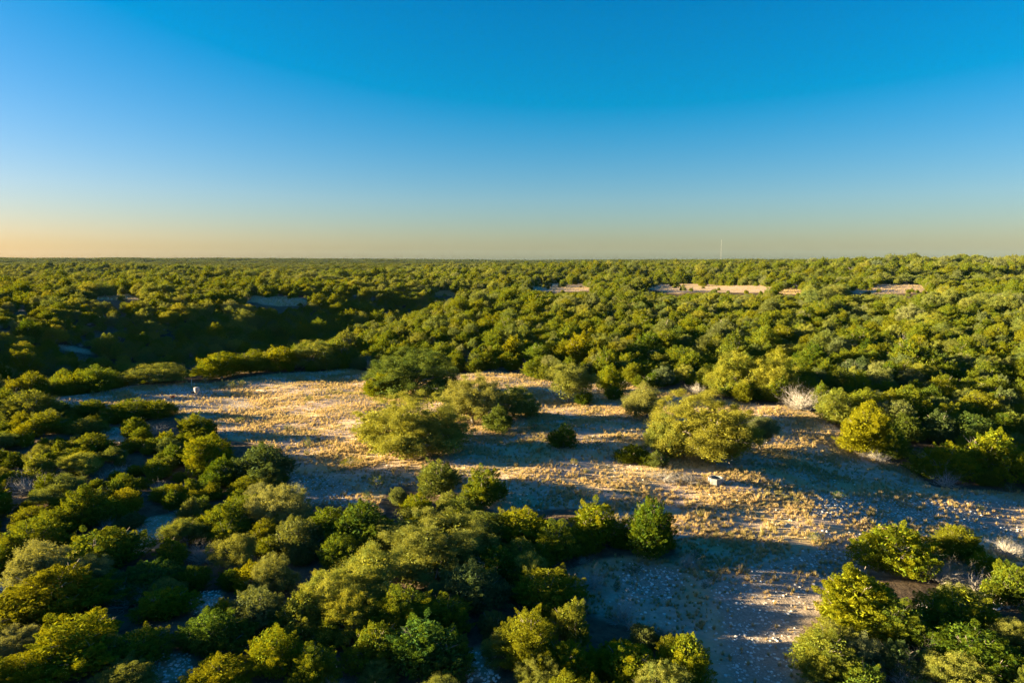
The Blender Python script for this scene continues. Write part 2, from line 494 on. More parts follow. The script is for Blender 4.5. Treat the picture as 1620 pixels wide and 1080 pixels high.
def oak_mesh(seed, clumps=200, per=300, skirt=.12, fine=1.0):
    rng = np.random.default_rng(seed)
    nd = rng.integers(6, 10)
    ang = rng.uniform(0, 2 * np.pi, nd); rad = rng.uniform(.12, .32, nd); rad[0] = .03
    dr = rng.uniform(.17, .25, nd); dr[0] = .26
    cz = np.clip(.66 - rad * 1.0 + rng.uniform(-.16, .12, nd), .24, .66); cz[0] = .62
    hz = rng.uniform(.20, .33, nd); hz[0] = .36
    main = skirt in (.03, .05)
    if main: dr[0] = .40; cz[0] = .46; hz[0] = .50; rad[0] = .0
    if skirt < .09:                                   # boughs sweeping down to the ground all round
        m = 7; a2 = np.arange(m) * 2 * np.pi / m + rng.uniform(-.3, .3, m)
        ang = np.concatenate([ang, a2]); rad = np.concatenate([rad, rng.uniform(.26, .36, m)])
        dr = np.concatenate([dr, rng.uniform(.14, .20, m)]); cz = np.concatenate([cz, rng.uniform(.16, .30, m)]); hz = np.concatenate([hz, rng.uniform(.16, .24, m)]); nd += m
    dc = np.stack([rad * np.cos(ang), rad * np.sin(ang), cz], 1)
    P, A, S, T = [], [], [], []
    for k in range(clumps):
        d = 0 if main and rng.uniform() < .42 else rng.integers(nd)
        u = unit(rng.normal(size=3)); 
        if u[2] < -.45: u[2] *= -.4; u = unit(u)
        p = dc[d] + u * np.array([dr[d], dr[d], hz[d]]) * rng.uniform(.62, 1.05)
        p[2] = max(p[2], skirt + rng.uniform(0, .12))
        R = rng.uniform(.028, .058)
        m = int(per * rng.uniform(.7, 1.3))
        q = rng.normal(size=(m, 3)); pos = p + q * R * (.52 if fine == 1 else .43) * np.array([1.1, 1.1, 1.4]) * rng.uniform(.7, 1.3, 3); q = unit(q)
        P.append(pos); A.append(unit(q * .7 + rng.normal(size=(m, 3)) * .55 + np.array([0, 0, .25])))
        S.append(rng.uniform(.0075, .0135, m) * fine); T.append(np.clip(rng.uniform(.1, .9) + rng.normal(0, .22, m), 0, 1))
    m = int(clumps * per * .14)
    d = rng.integers(nd, size=m)
    pos = dc[d] + unit(rng.normal(size=(m, 3))) * np.stack([dr[d], dr[d], hz[d]], 1) * rng.uniform(0, .8, m)[:, None]
    P.append(pos); A.append(unit(rng.normal(size=(m, 3)))); S.append(rng.uniform(.018, .028, m)); T.append(rng.uniform(0, .8, m))
    P = np.concatenate(P); A = np.concatenate(A); S = np.concatenate(S); T = np.concatenate(T)
    ext = np.percentile(np.abs(P[:, :2]), 98); P[:, :2] *= .5 / ext
    P[:, 2] *= 1.0 / np.percentile(P[:, 2], 99.7)
    P[:, 2] = np.maximum(P[:, 2], .02)
    me = leaves_mesh('oak_crown', P, A, S, 1.35, T, rng, M_OAK)
    stems = [(dc[i, 0] * .5 / ext, dc[i, 1] * .5 / ext, min(dc[i, 2] * 1.1, .9)) for i in range(nd)]
    return me, stems

def trunk_mesh(seed, stems, r0, fork, twigs=26):
    """one continuous tapered bole that forks into limbs"""
    rng = random.Random(seed); b = MB()
    f = Vector((rng.uniform(-.02, .02), rng.uniform(-.02, .02), fork))
    b.tube([(0, 0, -.06), (0, 0, fork * .4), tuple(f)], [r0 * 1.35, r0, r0 * .85], 7)
    for s in stems:
        e = Vector(s); mid = f.lerp(e, .5) + Vector((rng.uniform(-.03, .03), rng.uniform(-.03, .03), .03))
        st = f - Vector((0, 0, fork * .25))
        b.tube([st, st.lerp(mid, .5), mid, e], [r0 * .62, r0 * .5, r0 * .36, r0 * .12], 5)
        for _ in range(2):
            k = mid.lerp(e, rng.uniform(.0, .6)); e2 = k + Vector((rng.uniform(-.14, .14), rng.uniform(-.14, .14), rng.uniform(.03, .14)))
            b.tube([k, k.lerp(e2, .5) + Vector((0, 0, .01)), e2], [r0 * .26, r0 * .18, r0 * .06], 4)
    for _ in range(twigs):                            # thin bare limbs that show through the foliage
        s = Vector(rng.choice(stems)); a = rng.uniform(0, 6.28); rr = rng.uniform(.12, .27)
        st = f.lerp(s, rng.uniform(.2, .7)); e = s + Vector((math.cos(a) * rr, math.sin(a) * rr, rng.uniform(-.25, .2)))
        m = st.lerp(e, .5) + Vector((rng.uniform(-.03, .03), rng.uniform(-.03, .03), rng.uniform(-.03, .03)))
        b.tube([st, m, e], [.0065, .0055, .0025], 3)
        for _ in range(2):
            e2 = m.lerp(e, .6) + Vector((rng.uniform(-.08, .08), rng.uniform(-.08, .08), rng.uniform(-.04, .10)))
            b.tube([m.lerp(e, .3), e2], [.004, .0018], 3)
    return b.mesh('trunk', M_BARK)

def twig_mesh(seed, spread=1.0, n_main=16, levels=3, r0=.011):
    rng = random.Random(seed); b = MB()
    def grow(p, d, length, r, lev):
        pts = [p]; rads = [r]; q = p.copy(); dd = d.copy()
        for k in range(3):
            dd = (dd + Vector((rng.gauss(0, .17), rng.gauss(0, .17), rng.gauss(.03, .12)))).normalized()
            q = q + dd * length / 3; q.z = max(q.z, .01)
            pts.append(q.copy()); rads.append(r * (1 - .26 * (k + 1)))
        b.tube(pts, rads, 4 if lev == levels else 3)
        if lev > 0:
            for _ in range(rng.randint(3, 4)):
                k = rng.randint(1, 3)
                nd = (dd + Vector((rng.gauss(0, .5), rng.gauss(0, .5), rng.gauss(.1, .4)))).normalized()
                grow(pts[k], nd, length * rng.uniform(.45, .7), rads[k] * .75, lev - 1)
    for i in range(n_main):
        a = rng.uniform(0, 2 * math.pi); e = rng.uniform(.25, 1.25)
        d = Vector((math.cos(a) * math.cos(e) * spread, math.sin(a) * math.cos(e) * spread, math.sin(e))).normalized()
        grow(Vector((rng.uniform(-.03, .03), rng.uniform(-.03, .03), -.03)), d, rng.uniform(.3, .48), r0 * rng.uniform(.7, 1.1), levels)
    v = np.array(b.v)
    ext = np.percentile(np.abs(v[:, :2]), 98); v[:, :2] *= .5 / ext; v[:, 2] /= np.percentile(v[:, 2], 99.5)
    b.v = [tuple(p) for p in v]
    return b.mesh('branches', M_DEAD)

def tuft_mesh(seed, blades=64):
    rng = np.random.default_rng(seed)
    a = rng.uniform(0, 2 * np.pi, blades); lean = rng.uniform(.1, 1.05, blades)
    h = rng.uniform(.45, 1.0, blades); base = np.stack([np.cos(a), np.sin(a), np.zeros(blades)], 1) * rng.uniform(0, .13, blades)[:, None]
    d = np.stack([np.cos(a) * np.sin(lean) * .5, np.sin(a) * np.sin(lean) * .5, np.cos(lean * .8)], 1) * h[:, None]
    side = np.stack([-np.sin(a + .6), np.cos(a + .6), np.zeros(blades)], 1) * rng.uniform(.014, .034, blades)[:, None]
    v = np.stack([base - side, base + side, base + d], 1).reshape(-1, 3)
    v[:, 2] -= .02
    return np_mesh('grass_tuft', v, np.arange(blades * 3).reshape(-1, 3), M_STRAW, np.repeat(rng.uniform(0, 1, blades), 3))

def stone_mesh(seed):
    import bmesh
    rng = random.Random(seed); bm = bmesh.new()
    bmesh.ops.create_icosphere(bm, subdivisions=1, radius=.5)
    for v in bm.verts:
        v.co *= rng.uniform(.72, 1.15); v.co.z = max(v.co.z * .62, -.12) + .06
    me = bpy.data.meshes.new('stone'); bm.to_mesh(me); bm.free(); me.materials.append(M_STONE)
    return me

JUN = [juniper_mesh(100 + i, spire=(i in (3, 6))) for i in range(8)]
JUN_T = [trunk_mesh(i, s, .030, .12) for i, (m_, s) in enumerate(JUN)]
OAK = [oak_mesh(200 + i, skirt=(.03, .05, .10, .05, .16, .03)[i]) for i in range(6)]
OAK += [oak_mesh(231 + i, 185, 620, .03, .66) for i in range(2)]            # finer leaves for the largest oaks
OAK_T = [trunk_mesh(50 + i, s, .028, .22) for i, (m_, s) in enumerate(OAK)]
TWIG = [twig_mesh(300 + i, n_main=(44, 28, 42, 26)[i]) for i in range(4)]
TUFT = [tuft_mesh(400 + i) for i in range(5)]
STONE = [stone_mesh(500 + i) for i in range(6)]
SHRUB = [juniper_mesh(600 + i, tufts=32, per=120) for i in range(3)]

# ------------------------------------------------------------------ placing plants
R = random.Random(7)
SHOW = []
PLACED = []            # x, y, radius, px, py, ref phrase
SPEC = {'J': ('juniper_tree', 'tree', 'junipers of the scrub country'), 'O': ('oak_tree', 'tree', 'live oaks of the scrub country'),
        'D': ('dead_shrub', 'dead shrub', 'bare grey shrubs'), 'S': ('shrub', 'shrub', 'low green shrubs on the open ground')}
KEEP = {}

def plant(kind, x, y, w, h, label, hue=(1, 1, 1), var=None, rz=None, zoff=0):
    name, cat, group = SPEC[kind]
    root = bpy.data.objects.new(name, None); root.empty_display_size = .3
    col.objects.link(root)
    tag(root, label, cat, group)
    root.location = (x, y, tz(x, y) - .05 + zoff)
    root.rotation_euler = (0, 0, R.uniform(0, 6.28) if rz is None else rz)
    root.scale = (w, w, h)
    if kind == 'J':
        i = R.randrange(len(JUN)) if var is None else var
        c = obj('crown', JUN[i][0], root); obj('trunk', JUN_T[i], root); KEEP.setdefault(('J', i), c)
    elif kind == 'O':
        i = R.randrange(6) if var is None else var
        c = obj('crown', OAK[i][0], root); obj('trunk', OAK_T[i], root); KEEP.setdefault(('O', i), c)
    elif kind == 'S':
        i = R.randrange(len(SHRUB)) if var is None else var
        c = obj('crown', SHRUB[i][0], root); obj('stem', JUN_T[i], root); KEEP.setdefault(('S', i), c)
    else:
        i = R.randrange(len(TWIG)) if var is None else var
        c = obj('branches', TWIG[i], root); KEEP.setdefault(('D', i), c)
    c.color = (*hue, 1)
    return root

YEL, OLV, DRK, BLU, GRY, LIT = (1.28, 1.18, .75), (1.1, 1.08, 1.15), (.62, .76, .80), (.55, .82, 1.5), (.85, .95, 1.2), (1.3, 1.25, 1.15)  # crown tints
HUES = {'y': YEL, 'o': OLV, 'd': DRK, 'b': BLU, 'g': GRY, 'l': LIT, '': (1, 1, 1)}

def T(kind, px, py, wpx, hpx, label, hue='', var=None, ref=None):
    x, y = ground(px, py)
    depth = float(project(x, y, tz(x, y))[2])
    w = wpx * depth / F
    # the crown's own depth lifts its far edge in the picture
    dep = math.atan2(CAM_H, math.hypot(x, y))
    h = max(hpx * depth / F / math.cos(dep) - .28 * w * math.sin(dep), .35 * w) if kind in 'JO' else hpx * depth / F
    y2 = y + w * .18                                  # py is the crown's lower front edge
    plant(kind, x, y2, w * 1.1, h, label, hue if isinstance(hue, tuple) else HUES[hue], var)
    PLACED.append((x, y2, w * .5, px, py - hpx * .5, ref)); SHOW.append((px, py - hpx * .55, y2))
#TREES
# --- trees standing in the clearing
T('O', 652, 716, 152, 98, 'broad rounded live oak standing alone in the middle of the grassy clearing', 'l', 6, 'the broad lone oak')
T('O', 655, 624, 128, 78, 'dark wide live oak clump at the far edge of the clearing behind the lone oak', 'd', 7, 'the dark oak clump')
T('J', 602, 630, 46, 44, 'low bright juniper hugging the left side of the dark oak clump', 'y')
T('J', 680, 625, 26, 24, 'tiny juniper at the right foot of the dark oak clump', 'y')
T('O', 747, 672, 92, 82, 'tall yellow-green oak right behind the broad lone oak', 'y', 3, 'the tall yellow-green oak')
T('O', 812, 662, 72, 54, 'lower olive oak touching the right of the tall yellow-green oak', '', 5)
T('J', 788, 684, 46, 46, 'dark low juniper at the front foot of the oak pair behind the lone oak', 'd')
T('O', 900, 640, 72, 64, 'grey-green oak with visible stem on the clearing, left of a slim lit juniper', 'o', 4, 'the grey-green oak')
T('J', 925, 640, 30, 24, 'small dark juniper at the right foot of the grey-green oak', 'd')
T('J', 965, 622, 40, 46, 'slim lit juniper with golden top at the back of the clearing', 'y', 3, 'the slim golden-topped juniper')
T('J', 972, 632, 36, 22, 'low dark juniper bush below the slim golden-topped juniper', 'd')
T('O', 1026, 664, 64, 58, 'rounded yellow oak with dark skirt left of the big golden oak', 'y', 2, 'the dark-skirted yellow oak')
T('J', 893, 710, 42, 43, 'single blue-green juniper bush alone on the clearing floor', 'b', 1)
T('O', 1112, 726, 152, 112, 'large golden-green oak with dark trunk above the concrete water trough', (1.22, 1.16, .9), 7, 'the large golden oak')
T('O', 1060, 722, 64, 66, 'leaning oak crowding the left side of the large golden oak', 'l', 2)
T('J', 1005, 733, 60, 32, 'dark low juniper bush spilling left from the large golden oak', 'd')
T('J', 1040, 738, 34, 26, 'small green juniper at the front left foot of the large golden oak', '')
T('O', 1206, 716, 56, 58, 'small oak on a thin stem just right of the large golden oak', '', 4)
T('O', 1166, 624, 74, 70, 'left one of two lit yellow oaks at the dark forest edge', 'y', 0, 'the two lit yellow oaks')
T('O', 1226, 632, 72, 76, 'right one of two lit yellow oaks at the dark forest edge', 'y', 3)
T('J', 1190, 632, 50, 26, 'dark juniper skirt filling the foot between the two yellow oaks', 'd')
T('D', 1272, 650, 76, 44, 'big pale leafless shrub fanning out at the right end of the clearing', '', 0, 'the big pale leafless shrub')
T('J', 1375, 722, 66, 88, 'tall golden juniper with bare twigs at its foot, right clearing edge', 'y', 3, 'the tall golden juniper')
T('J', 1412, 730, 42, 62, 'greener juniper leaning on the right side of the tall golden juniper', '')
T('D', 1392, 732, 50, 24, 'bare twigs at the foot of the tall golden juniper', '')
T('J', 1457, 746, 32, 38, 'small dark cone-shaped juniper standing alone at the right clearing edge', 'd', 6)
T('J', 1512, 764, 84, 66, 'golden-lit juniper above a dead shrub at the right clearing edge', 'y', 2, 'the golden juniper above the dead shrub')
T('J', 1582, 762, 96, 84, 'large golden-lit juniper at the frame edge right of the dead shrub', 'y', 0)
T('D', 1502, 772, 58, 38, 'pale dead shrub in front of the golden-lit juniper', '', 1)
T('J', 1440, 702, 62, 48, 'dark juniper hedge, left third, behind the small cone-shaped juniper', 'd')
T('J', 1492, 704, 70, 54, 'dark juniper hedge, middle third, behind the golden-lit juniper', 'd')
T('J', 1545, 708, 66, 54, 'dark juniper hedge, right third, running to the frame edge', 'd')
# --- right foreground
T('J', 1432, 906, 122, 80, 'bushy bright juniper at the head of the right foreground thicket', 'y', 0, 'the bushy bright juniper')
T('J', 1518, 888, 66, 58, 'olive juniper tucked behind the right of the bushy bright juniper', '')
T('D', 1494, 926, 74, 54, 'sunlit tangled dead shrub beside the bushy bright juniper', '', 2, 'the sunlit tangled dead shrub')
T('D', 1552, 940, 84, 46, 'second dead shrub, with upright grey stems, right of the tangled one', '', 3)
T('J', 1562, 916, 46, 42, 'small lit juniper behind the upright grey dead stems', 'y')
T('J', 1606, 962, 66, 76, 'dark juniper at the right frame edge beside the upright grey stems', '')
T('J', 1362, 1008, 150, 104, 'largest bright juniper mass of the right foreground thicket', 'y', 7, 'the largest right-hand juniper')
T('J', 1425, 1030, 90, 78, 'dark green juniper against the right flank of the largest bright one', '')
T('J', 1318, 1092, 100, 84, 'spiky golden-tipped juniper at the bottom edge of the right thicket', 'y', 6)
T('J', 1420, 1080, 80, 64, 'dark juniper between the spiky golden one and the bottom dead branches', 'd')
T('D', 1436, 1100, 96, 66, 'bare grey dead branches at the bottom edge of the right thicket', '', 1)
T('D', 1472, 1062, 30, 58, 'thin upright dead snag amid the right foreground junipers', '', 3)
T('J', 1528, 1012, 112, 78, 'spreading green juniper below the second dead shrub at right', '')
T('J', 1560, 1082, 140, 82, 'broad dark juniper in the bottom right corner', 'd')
T('D', 1602, 882, 62, 32, 'low sunlit bleached brush at the right frame edge of the clearing', '', 0)
# --- bottom centre
T('J', 1088, 1094, 76, 86, 'upright golden juniper at the bottom edge beside the stony ground', 'y', 3, 'the upright golden juniper')
T('J', 1000, 1092, 112, 72, 'rounded golden-tipped juniper at the bottom edge left of the upright one', 'y')
T('J', 902, 1088, 90, 72, 'loose golden juniper with pale stems at the bottom edge', 'y')
T('J', 835, 1066, 92, 98, 'tall dark green juniper right of the bare stony gap at the bottom', '', 6)
T('J', 905, 1018, 62, 66, 'golden-tipped juniper beside the grey upright dead shrub', 'y')
T('J', 866, 966, 106, 64, 'wide rounded juniper left of the bluish bare shrub', '', 5, 'the wide rounded juniper')
T('D', 986, 990, 66, 52, 'upright grey dead shrub like a clump of spikes, bottom centre', '', 3)
T('J', 1020, 1034, 54, 46, 'small juniper right below the clump of grey spikes', '')
T('J', 1060, 1046, 44, 40, 'small half-lit juniper at the left edge of the stony flat', '')
T('D', 936, 936, 84, 48, 'pale bluish bare shrub on the shaded ground, bottom centre', '', 2, 'the pale bluish bare shrub')
T('S', 977, 936, 18, 18, 'small dark shrub at the right of the pale bluish bare shrub', 'd')
T('S', 1006, 908, 30, 16, 'low brownish shrub on shaded ground behind the bluish bare shrub', 'g')
T('D', 1052, 764, 70, 20, 'low bluish brush left of the trough, below the golden oak', '', 2)
T('D', 1088, 767, 50, 22, 'bluish bare brush just behind the left of the trough', '', 0)
T('D', 1092, 902, 50, 36, 'bluish bare shrub right of the tall dark juniper', '', 1)
T('S', 1100, 884, 24, 22, 'dark shrub growing out of the bluish bare one right of the tall juniper', 'd')
T('S', 1130, 920, 16, 18, 'taller of two tiny dark shrubs on the shaded stony flat', 'd')
T('S', 1114, 929, 12, 12, 'shorter of two tiny dark shrubs on the shaded stony flat', 'd')
T('J', 1028, 886, 88, 96, 'tall dark juniper ending the row below the sunlit grass strip', 'd', 2, 'the tall dark juniper')
T('J', 940, 868, 84, 74, 'sunlit juniper left of the tall dark one in the row', 'y', 4)
T('J', 880, 894, 76, 68, 'mid-green juniper in front of the gap in the row', '')
T('J', 822, 868, 92, 62, 'golden juniper at the left end of the row below the sunlit strip', 'y', 5)
T('O', 690, 902, 172, 96, 'wide olive live oak crown rising over the central foreground thicket', 'o', 6, 'the wide olive oak')
T('J', 690, 786, 78, 62, 'rounded juniper, upper left of the small group jutting into the clearing', '', 1, 'the group jutting into the clearing')
T('J', 764, 802, 68, 62, 'juniper with grey twigs, right end of the group jutting into the clearing', '', 4)
T('J', 628, 800, 30, 30, 'small round juniper left of the group jutting into the clearing', '', 5)
T('J', 662, 830, 68, 52, 'golden low juniper, lower left of the group jutting into the clearing', 'y')
T('J', 712, 812, 48, 38, 'golden juniper in the middle of the group jutting into the clearing', 'y')
T('J', 730, 834, 56, 48, 'dark-sided juniper, lowest of the group jutting into the clearing', '')
T('S', 594, 776, 26, 24, 'dark shrub on the shaded ground left of the small round juniper', 'd')
T('S', 578, 790, 18, 14, 'tiny dark shrub just below the larger dark shrub', 'd')
T('S', 553, 737, 28, 16, 'low yellow-green shrub at the shadow line in the left clearing', 'y')
T('J', 566, 872, 104, 82, 'dark dome-shaped juniper bordering the shaded stony slope', 'd', 0, 'the dark dome-shaped juniper')
T('J', 520, 862, 70, 60, 'dark juniper on the left shoulder of the dome-shaped one', 'd')
T('O', 590, 965, 120, 96, 'sunlit pale olive oak left of the wide olive oak crown', 'l', 2, 'the sunlit pale oak')
T('O', 520, 985, 96, 80, 'pale yellow oak on the lower left of the sunlit pale oak', 'l', 5)
T('J', 470, 1010, 90, 74, 'golden juniper on the slope below the pale yellow oak', 'y')
T('J', 640, 1010, 90, 80, 'shaded green juniper below the sunlit pale oak', '')
T('J', 710, 1004, 72, 62, 'rounded half-lit juniper in the dark hollow of the central thicket', '')
T('J', 670, 1070, 132, 88, 'broad bluish-green juniper at the bottom of the central thicket', 'b', 1)
T('J', 785, 930, 96, 66, 'dark juniper under the right flank of the wide olive oak', 'd')
T('J', 745, 972, 96, 76, 'darkest juniper in the hollow below the wide olive oak', 'd')
T('J', 780, 1010, 60, 44, 'dark low juniper above the bare stony gap at the bottom', 'd')
T('J', 590, 1060, 90, 74, 'green juniper left of the broad bluish one at the bottom', '')
T('O', 608, 975, 34, 34, 'small grey-green oak sapling poking out of the dark hollow', 'g', 4)
# --- left foreground
T('J', 318, 752, 90, 66, 'brightest golden juniper of the left thicket, catching full sun', 'y', 4, 'the brightest golden juniper')
T('J', 408, 768, 98, 70, 'dark juniper joined to the right of the brightest golden one', 'd', 0)
T('J', 350, 770, 60, 50, 'dark juniper below the brightest golden one', 'd')
T('J', 78, 990, 162, 96, 'big rounded juniper at the left frame edge, lower foreground', '', 7, 'the big rounded juniper')
T('J', 40, 896, 100, 74, 'dense juniper at the left frame edge above the big rounded one', '', 5)
T('J', 146, 908, 124, 76, 'wide dome juniper left of the bare dirt opening', '', 1, 'the wide dome juniper')
T('J', 45, 838, 58, 38, 'smaller dome juniper at the left above the dense edge juniper', '')
T('J', 120, 842, 92, 72, 'loose olive juniper above the wide dome juniper', '')
T('J', 205, 838, 46, 30, 'low juniper at the left rim of the bare dirt opening', '')
T('S', 258, 866, 50, 40, 'round pale green shrub sitting in the bare dirt opening', 'g', 0, 'the round pale shrub')
T('J', 298, 832, 40, 46, 'narrow juniper at the right rim of the bare dirt opening', '')
T('O', 436, 836, 96, 70, 'bright pale-yellow oak in the middle of the left thicket', 'l', 3, 'the bright pale-yellow oak')
T('J', 352, 856, 82, 66, 'olive juniper left of the bright pale-yellow oak', '', 4)
T('D', 315, 892, 60, 42, 'grey bare shrub below the olive juniper in the left thicket', '', 0)
T('J', 264, 902, 62, 50, 'juniper between the pale shrub and the grey bare shrub', '')
T('J', 232, 940, 108, 52, 'long low bluish juniper below the wide dome juniper', 'b')
T('J', 306, 934, 52, 40, 'dark rounded juniper above the blue-shaded stony patch', 'd')
T('J', 360, 935, 36, 34, 'small dark juniper right of the stony patch', 'd')
T('J', 396, 934, 70, 48, 'loose golden juniper with grey twigs, right of the stony patch', 'y')
T('D', 200, 962, 84, 36, 'pinkish-grey bare shrub right of the big rounded juniper', '', 2)
T('J', 250, 980, 84, 52, 'golden juniper left of the blue-shaded stony patch', 'y')
T('J', 330, 1042, 104, 72, 'dark bluish juniper below the stony patch', 'b')
T('J', 348, 998, 46, 50, 'small lit juniper at the lower right of the stony patch', 'y')
T('J', 402, 1004, 86, 70, 'dark-sided juniper in the middle of the lower left thicket', '')
T('J', 100, 1064, 150, 84, 'spreading golden juniper near the bottom left corner', 'y', 4, 'the spreading golden juniper')
T('J', 215, 1050, 80, 52, 'half-lit twiggy juniper right of the spreading golden one', '')
T('J', 30, 1094, 90, 60, 'juniper in the bottom left corner', 'y')
T('J', 190, 1098, 84, 52, 'golden juniper at the bottom edge, left of the small dirt gap', 'y')
T('J', 338, 1096, 92, 54, 'golden juniper at the bottom edge, right of the small dirt gap', 'y')
T('J', 430, 1076, 78, 76, 'upright golden juniper at the bottom of the left thicket', 'y', 3)
T('J', 500, 1092, 66, 72, 'spiky juniper at the bottom between left and central thickets', '', 6)
T('D', 40, 782, 90, 38, 'wide grey-brown bare shrub at the left frame edge', '', 2)
T('O', 96, 798, 80, 46, 'twiggy pale oak right of the wide grey-brown bare shrub', 'g')
T('J', 92, 659, 34, 25, 'dark round juniper on pale ground at the left end of the clearing', 'd', 5)
T('J', 138, 661, 46, 30, 'juniper right of the dark round one at the left end of the clearing', '')
T('J', 205, 666, 76, 36, 'long juniper clump pointing into the left end of the clearing', '')
T('J', 245, 663, 50, 32, 'juniper at the right tip of the long clump by the left clearing', '')
T('J', 305, 692, 62, 40, 'rounded juniper at the shadow edge left of the clearing', '', 1)
T('J', 108, 675, 36, 22, 'small round juniper below the dark round one at left', '')
T('J', 130, 690, 52, 30, 'dome juniper left of the little gravel patch', '')
T('J', 135, 720, 66, 38, 'broad juniper below the little gravel patch', '')
T('J', 40, 672, 84, 56, 'large olive juniper at the left end beyond the pale bank', '')
T('J', 62, 690, 60, 42, 'pale olive juniper in front of the large one at the left end', 'o')
T('J', 205, 716, 46, 26, 'low juniper right of the little gravel patch', '')
T('D', 240, 690, 54, 26, 'grey twiggy shrub between the gravel patch and the rounded juniper', '')
# --- far side of the clearing, left
T('O', 243, 605, 80, 30, 'olive oak bush alone on the left rim of the clearing, left of the feeder', 'o', 5, 'the olive oak bush')
T('J', 346, 600, 62, 44, 'lit juniper at the left end of the line behind the feeder', 'y')
T('J', 392, 592, 58, 40, 'second juniper of the line behind the feeder, counted from the left', '')
T('J', 440, 586, 62, 42, 'third juniper of the line behind the feeder, counted from the left', 'y')
T('O', 492, 582, 64, 44, 'oak in the line behind the feeder, fourth from the left', 'o')
T('J', 536, 578, 54, 44, 'juniper at the right end of the line behind the feeder', '')
T('D', 581, 583, 28, 24, 'bluish bare shrub left of the dark oak clump', '')
T('S', 112, 547, 16, 12, 'dark shrub beside the pale valley track', 'd')
T('D', 305, 592, 40, 18, 'bare grey shrub between the olive oak bush and the juniper line', '')
# --- little shrubs on the open ground
for a in ((325, 606, 12, 13, 'pale yellow shrub right behind the feeder', 'y'), (349, 613, 13, 8, 'low dark shrub right of the feeder, nearer of a pair', ''),
          (366, 614, 14, 12, 'rounder grey shrub right of the feeder, outer of a pair', 'o'), (383, 611, 9, 11, 'upright little shrub at the end of the row right of the feeder', 'y'),
          (379, 668, 15, 9, 'dark low shrub on the bright grass below the gravel pad', ''), (455, 681, 17, 12, 'dark shrub on the bright grass near the thicket edge', ''),
          (487, 708, 18, 18, 'taller dark shrub on the bright grass left of the lone oak', ''), (485, 720, 14, 9, 'small olive shrub below the taller dark one left of the lone oak', 'y'),
          (146, 627, 10, 13, 'upright shrub on the pale bank at the left end', 'y'), (203, 628, 8, 8, 'tiny shrub on the pale bank left of the gravel pad', 'y'),
          (490, 634, 14, 10, 'dark shrub on the bright grass in the back left clearing', ''), (515, 630, 10, 8, 'tiny yellow shrub beside the dark one in the back left clearing', 'y'),
          (980, 697, 13, 16, 'upright dark shrub between the blue-green juniper and the golden oak', ''), (932, 694, 16, 8, 'low yellow shrub right of the blue-green juniper', 'y'),
          (845, 680, 18, 18, 'thin grey sapling right of the oak pair', 'g'), (687, 724, 14, 9, 'tiny green shrub at the front foot of the lone oak', ''),
          (908, 735, 14, 10, 'little dark shrub below the blue-green juniper', ''), (1435, 764, 14, 11, 'small yellow shrub on the blue shaded flat at right', 'y'),
          (1602, 780, 20, 18, 'dark shrub at the right frame edge below the golden juniper', 'd'), (1290, 858, 26, 18, 'yellow-topped shrub at the end of the sunlit grass strip', 'y'),
          (928, 748, 12, 8, 'tiny olive shrub on the sunlit strip left of the trough', 'y'), (1550, 805, 14, 8, 'tiny dark shrub on the stony flat at right', 'd'),
          (1330, 790, 26, 14, 'low dark green patch shrub right of the trough', 'd'), (1155, 848, 12, 8, 'tiny shrub on the shaded grass below the sunlit strip', ''), (285, 668, 14, 8, 'low shrub in front of the long juniper clump', 'd')):
    T('S', *a)

# ------------------------------------------------------------------ the rest of the scrub
def scatter(y0, y1, spacing, seed, left=60, right=12):
    rng = np.random.default_rng(seed)
    xs, ys = [], []
    y = y0
    while y < y1:
        hw = y * .76
        x = np.arange(-hw - left, hw + right, spacing)
        xs.append(x + rng.uniform(-.48, .48, len(x)) * spacing); ys.append(y + rng.uniform(-.48, .48, len(x)) * spacing)
        y += spacing * .92
    return np.concatenate(xs), np.concatenate(ys), rng

def vnoise(x, y, s, ph=0):
    return (np.sin(x / s + 1.7 * np.sin(y / s * .7 + ph) + ph) + np.cos(y / s * 1.1 + 1.3 * np.sin(x / s * .8 - ph)) ) * .25 + .5

